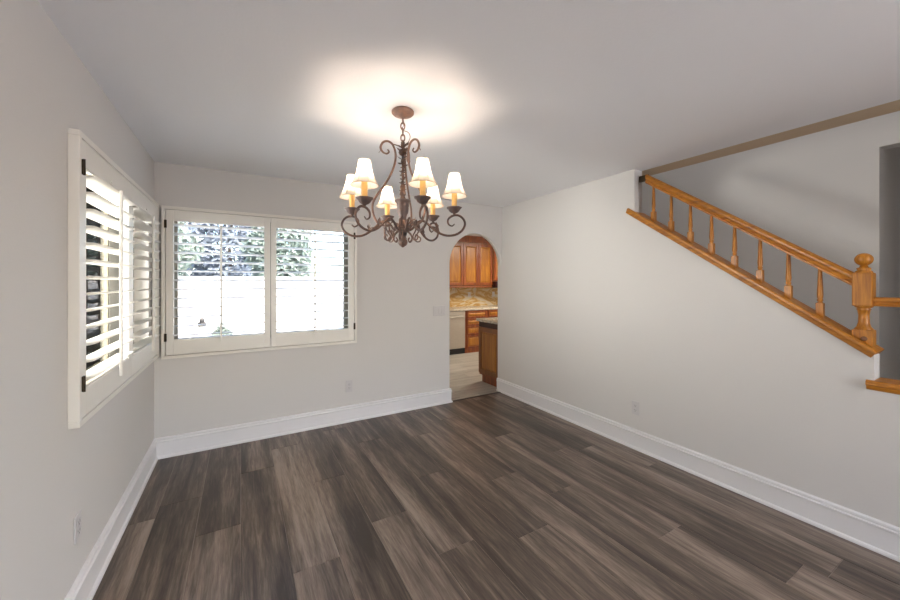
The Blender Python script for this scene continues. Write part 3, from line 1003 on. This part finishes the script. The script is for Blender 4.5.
UY = 2.67
units = [(3.79, 4.67, 'cherry wall cabinet at the left edge of the arched doorway view'), (4.67, 5.43, 'cherry wall cabinet with two raised doors above the stone backsplash')]
for xa, xb, lab in units:
    cb = thing('wall_cabinet', lab, 'cabinet', ((xa + xb) / 2, 2.98, 1.36), 'upper kitchen cabinets')
    b = MB(); b.box((xa + 0.001, UY, 1.36), (xb - 0.001, 2.98, 2.30)); b.build('cabinet_body', 'cherry_frame', cb)
    b = MB(); b.prism([(UY - 0.045, 2.435), (UY - 0.045, 2.41), (UY - 0.02, 2.35), (UY - 0.012, 2.30), (2.98, 2.30), (2.98, 2.435)], xa + 0.001, xb - 0.001, 'x')
    b.build('crown_moulding', 'cherry_dark', cb)
    b = MB(); b.box((xa + 0.001, UY - 0.012, 1.335), (xb - 0.001, UY + 0.01, 1.36), 0.003); b.build('light_rail', 'cherry_dark', cb)
    w = (xb - xa) / 2 - 0.006
    for q in range(2):
        b = MB(); door_panel(b, MF(xa + 0.004 + q * (w + 0.004), UY, 1.385), w, 0.885)
        b.build('cabinet_door', None, cb)
xa, xb = 5.435, 6.25
cb = thing('wall_cabinet', 'cherry wall cabinet above the dark range hood', 'cabinet', (5.9, 2.98, 1.47), 'upper kitchen cabinets')
b = MB(); b.box((xa + 0.001, UY - 0.03, 1.47), (xb, 2.98, 2.30)); b.build('cabinet_body', 'cherry_frame', cb)
b = MB(); door_panel(b, MF(xa + 0.02, UY - 0.03, 1.49), 0.38, 0.78); b.build('cabinet_door', None, cb)
b = MB(); door_panel(b, MF(xa + 0.414, UY - 0.03, 1.49), 0.38, 0.78); b.build('cabinet_door', None, cb)
b = MB(); b.box((xa, UY - 0.06, 2.30), (xb, 2.98, 2.435), 0.004); b.build('crown_moulding', 'cherry_dark', cb)
hd = thing('range_hood', 'small dark range hood under the rightmost wall cabinet', 'hood', (5.9, 2.7, 1.30))
b = MB(); b.prism([(2.53, 1.34), (2.54, 1.465), (2.97, 1.465), (2.97, 1.325), (2.56, 1.325)], 5.436, 6.24, 'x'); b.build('hood_body', 'hood_dark', hd)
b = MB(); b.tube([(5.50, 2.527, 1.355), (6.16, 2.527, 1.355)], 0.008, 10); b.build('handle', 'steel', hd)

# base units
BY = 2.42
dw = thing('dishwasher', 'stainless steel dishwasher left of the cherry drawers', 'dishwasher', (4.27, 2.7, 0))
b = MB(); b.box((3.965, BY + 0.02, 0.11), (4.555, 2.97, 0.868)); b.build('dishwasher_body', 'slot_dark', dw)
b = MB(); b.box((3.967, BY - 0.012, 0.115), (4.553, BY + 0.02, 0.775), 0.004); b.build('door', 'steel', dw)
b = MB(); b.box((3.967, BY - 0.014, 0.780), (4.553, BY + 0.02, 0.862), 0.004); b.build('control_panel', 'steel', dw)
b = MB(); b.tube([(4.02, BY - 0.035, 0.75), (4.50, BY - 0.035, 0.75)], 0.009, 10)
b.box((4.03, BY - 0.035, 0.744), (4.045, BY - 0.012, 0.756)); b.box((4.475, BY - 0.035, 0.744), (4.49, BY - 0.012, 0.756))
b.build('handle', 'steel', dw)
b = MB(); b.box((3.967, BY + 0.0, 0.0), (4.553, BY + 0.05, 0.11)); b.build('toe_kick', 'black_kick', dw)

db = thing('drawer_cabinet', 'cherry base cabinet with a stack of drawers beside the dishwasher', 'cabinet', (4.84, 2.7, 0))
b = MB(); b.box((4.562, BY, 0.09), (5.118, 2.97, 0.868)); b.box((4.562, BY + 0.0, 0.0), (5.118, 2.9, 0.09)); b.build('cabinet_body', 'cherry_dark', db)
for (za, zb) in ((0.10, 0.355), (0.37, 0.545), (0.56, 0.70), (0.715, 0.855)):
    b = MB(); door_panel(b, MF(4.60, BY, za), 0.48, zb - za, 0.03, 0.02)
    b.build('drawer', None, db)
bc = thing('base_cabinet', 'cherry base cabinet partly hidden behind the island end', 'cabinet', (5.5, 2.7, 0))
b = MB(); b.box((5.122, BY, 0.0), (5.95, 2.97, 0.868)); b.build('cabinet_body', 'cherry_dark', bc)
for q in range(2):
    b = MB(); door_panel(b, MF(5.14 + q * 0.40, BY, 0.10), 0.39, 0.60); b.build('cabinet_door', None, bc)
    b = MB(); door_panel(b, MF(5.14 + q * 0.40, BY, 0.715), 0.39, 0.14, 0.03); b.build('drawer', None, bc)
b = MB(); b.box((2.9, BY, 0.0), (3.96, 2.97, 0.868))
bb = thing('base_cabinet', 'cherry base cabinet left of the dishwasher, hidden by the doorway jamb', 'cabinet', (3.4, 2.7, 0))
b.build('cabinet_body', 'cherry_dark', bb)
for q in range(2):
    b = MB(); door_panel(b, MF(2.92 + q * 0.52, BY, 0.10), 0.51, 0.75); b.build('cabinet_door', None, bb)
b = MB(); b.box((2.9, BY - 0.03, 0.870), (6.6, 2.985, 0.912), 0.006)
tag(b.build('countertop', 'counter_stone'), 'pale speckled stone countertop running over the dishwasher', 'countertop')
b = MB(); b.box((2.9, 2.986, 0.912), (6.6, 2.999, 1.45))
tag(b.build('backsplash', 'backsplash_stone'), 'cream and gold veined stone backsplash under the wall cabinets', 'backsplash')
outlet('splash', 5.03, 1.17, 'small white outlet on the veined backsplash above the cherry drawers')
outlet('splash', 5.70, 1.17, 'small white outlet on the veined backsplash below the range hood')

# island end, seen through the arch
IX, IY0, IY1 = 3.655, 0.115, 0.605
isl = thing('kitchen_island', 'dark cherry kitchen island end just inside the arched doorway', 'cabinet', (4.4, 0.4, 0))
b = MB(); b.use('cherry_dark')
b.box((IX, IY0, 0.10), (5.2, IY1, 0.875)); b.box((IX + 0.012, IY0, 0.0), (5.2, IY1 - 0.055, 0.10))
b.use('island_top_shadow'); b.box((IX - 0.004, IY0, 0.800), (IX + 0.001, IY1 + 0.004, 0.874)); b.box((IX, IY1, 0.800), (5.2, IY1 + 0.004, 0.874))  # dark band paints the shadow under the countertop edge
b.build('cabinet_body', None, isl)
b = MB(); door_panel(b, MX(IX, IY1 - 0.005, 0.13), IY1 - IY0 - 0.01, 0.665, 0.06, 0.018, ('cherry_frame', 'cherry')); b.build('end_panel', None, isl)
b = MB(); b.box((IX - 0.035, IY0 - 0.02, 0.876), (5.25, IY1 + 0.04, 0.914), 0.006); b.build('island_top', 'counter_stone', isl)
# kitchen ceiling light
kl = thing('ceiling_light', 'flush rectangular kitchen ceiling light behind the doorway wall', 'light', (5.3, 1.3, H))
b = MB(); b.box((4.7, 0.9, H - 0.05), (5.9, 1.7, H - 0.001), 0.01); b.build('light_frame', 'trim_white', kl)
b = MB(); b.box((4.73, 0.93, H - 0.056), (5.87, 1.67, H - 0.051)); b.build('diffuser', 'lamp_diffuser', kl)

# ------------------------------------------------------------------ outside
b = MB(); b.box((-30, TW, -0.2), (40, 60, -0.1)); b.box((-30, -40, -0.2), (-TW, TW, -0.1)); b.box((-TW, -40, -0.2), (40, REAR - 0.12, -0.1))
struct(b.build('ground', 'concrete'))
# block garden wall
b = MB()
FY = 5.9
b.box((-6, FY, -0.1), (9, FY + 0.15, 1.52))
rows = 8; bh = 0.20; bwid = 0.39
for rI in range(rows):
    for c in range(39):
        x0 = -6 + c * bwid + (0.2 if rI % 2 else 0)
        if x0 + bwid > 9: continue
        b.box((x0 + 0.004, FY - 0.008, -0.09 + rI * bh + 0.004), (x0 + bwid - 0.004, FY, -0.09 + (rI + 1) * bh - 0.004))
b.box((-6, FY - 0.02, 1.52), (9, FY + 0.17, 1.58))
tag(b.build('block_wall', 'block_wall'), 'sunlit pale block garden wall seen through the back window louvers', 'garden wall')

# neighbouring house close to the left window
nh = thing('neighbour_house', 'dark slate neighbouring house side seen through the near left louvers', 'house', (-2.6, 1.6, -0.1))
b = MB(); b.box((-4.0, -3.0, -0.1), (-1.65, 5.7, 3.5)); b.build('house_wall', 'slate_siding', nh)
b = MB()
for k in range(22):
    yy = -2.9 + k * 0.40
    b.box((-1.65, yy, -0.1), (-1.62, yy + 0.05, 3.5))
b.build('wall_battens', 'slate_batten', nh)
b = MB(); b.box((-4.1, -3.1, 3.5), (-1.5, 5.8, 3.6)); b.build('house_roof', 'roof', nh)

def tree(label, x, y, h, rx, rz, n, mat, seed, group='trees beyond the garden wall'):
    rnd = random.Random(seed)
    t = thing('garden_tree', label, 'tree', (x, y, -0.1), group)
    b = MB(); b.tube([(x, y, -0.1), (x + 0.05, y, h * 0.4), (x, y + 0.1, h * 0.8)], [0.09, 0.07, 0.03], 8)
    for k in range(5):
        a = k * 1.3
        b.tube([(x, y, h * (0.35 + 0.08 * k)), (x + rx * 0.6 * math.cos(a), y + rx * 0.5 * math.sin(a), h * (0.5 + 0.08 * k))], [0.05, 0.02], 6)
    b.build('trunk', 'bark', t)
    b = MB()
    for i in range(n):
        a, e, rr = rnd.uniform(0, 6.283), rnd.uniform(-1, 1), rnd.uniform(0.45, 1) ** 0.5
        lump = 1 + 0.25 * math.sin(3 * a + seed) * math.cos(2 * e * 3)
        c = Vector((x + rx * rr * lump * math.cos(a) * math.sqrt(1 - e * e), y + rx * 0.7 * rr * math.sin(a) * math.sqrt(1 - e * e), h - rz + rz * rr * lump * e))
        u = Vector((rnd.uniform(-1, 1), rnd.uniform(-1, 1), rnd.uniform(-1, 1))).normalized()
        w = u.orthogonal().normalized()
        s = rnd.uniform(0.08, 0.19)
        vs = [b.v(c - u * s), b.v(c + w * s * 0.4 + u * 0.1 * s), b.v(c + u * s), b.v(c - w * s * 0.4)]
        b.f(vs)
    f = b.build('foliage', mat, t)
    return t
tree('tall grey-blue tree beyond the garden wall at the left of the back window', -4.6, 9.4, 4.8, 1.5, 1.9, 5200, 'leaf_blue', 1)
tree('dark green tree rising behind the garden wall left of the window centre', -1.75, 9.0, 4.1, 1.15, 1.7, 5200, 'leaf', 2)
tree('grey-blue tree behind the garden wall at the window centre', 0.2, 11.8, 4.9, 1.3, 2.1, 4200, 'leaf_blue', 3)
tree('loose green tree behind the garden wall in the right shutter panel', 1.75, 9.2, 4.3, 0.95, 1.8, 4200, 'leaf', 4)
# garden tap in front of the wall
gt = thing('garden_valve', 'small dark irrigation valve standing by the garden wall', 'valve', (-0.11, 5.5, -0.1))
b = MB(); b.tube([(-0.16, 5.5, -0.1), (-0.16, 5.5, 0.52)], 0.02, 10); b.tube([(-0.06, 5.5, -0.1), (-0.06, 5.5, 0.52)], 0.02, 10); b.build('riser_pipe', 'trim_white', gt)
b = MB(); b.tube([(-0.18, 5.5, 0.55), (-0.04, 5.5, 0.55)], 0.05, 12); b.ball((-0.11, 5.5, 0.63), 0.05, 1.1, 14, 8); b.build('valve_body', 'dark_iron', gt)
b = MB(); b.lathe([(0.012, 0.67), (0.012, 0.72), (0.06, 0.72), (0.06, 0.745)], (-0.11, 5.5, 0), 12); b.build('valve_handle', 'dark_iron', gt)
sh = thing('garden_shrub', 'low dark shrub beside the irrigation valve at the garden wall', 'shrub', (0.25, 5.5, -0.1))
b = MB(); rnd = random.Random(8)
for i in range(260):
    a = rnd.uniform(0, 6.283); e = rnd.uniform(0, 1)
    c = Vector((0.25 + 0.20 * math.cos(a) * e, 5.5 + 0.2 * math.sin(a) * e, 0.30 + 0.26 * rnd.random() * (1.1 - e)))
    u = Vector((rnd.uniform(-1, 1), rnd.uniform(-1, 1), rnd.uniform(-.2, 1))).normalized(); w = u.orthogonal().normalized(); s = 0.05
    b.f([b.v(c - u * s), b.v(c + w * s * 0.4), b.v(c + u * s), b.v(c - w * s * 0.4)])
b.build('foliage', 'leaf', sh)
b = MB()
for k in range(5):
    a = k * 1.26
    b.tube([(0.25, 5.5, -0.1), (0.25 + 0.12 * math.cos(a), 5.5 + 0.1 * math.sin(a), 0.4)], 0.012, 5)
b.build('stem', 'bark', sh)
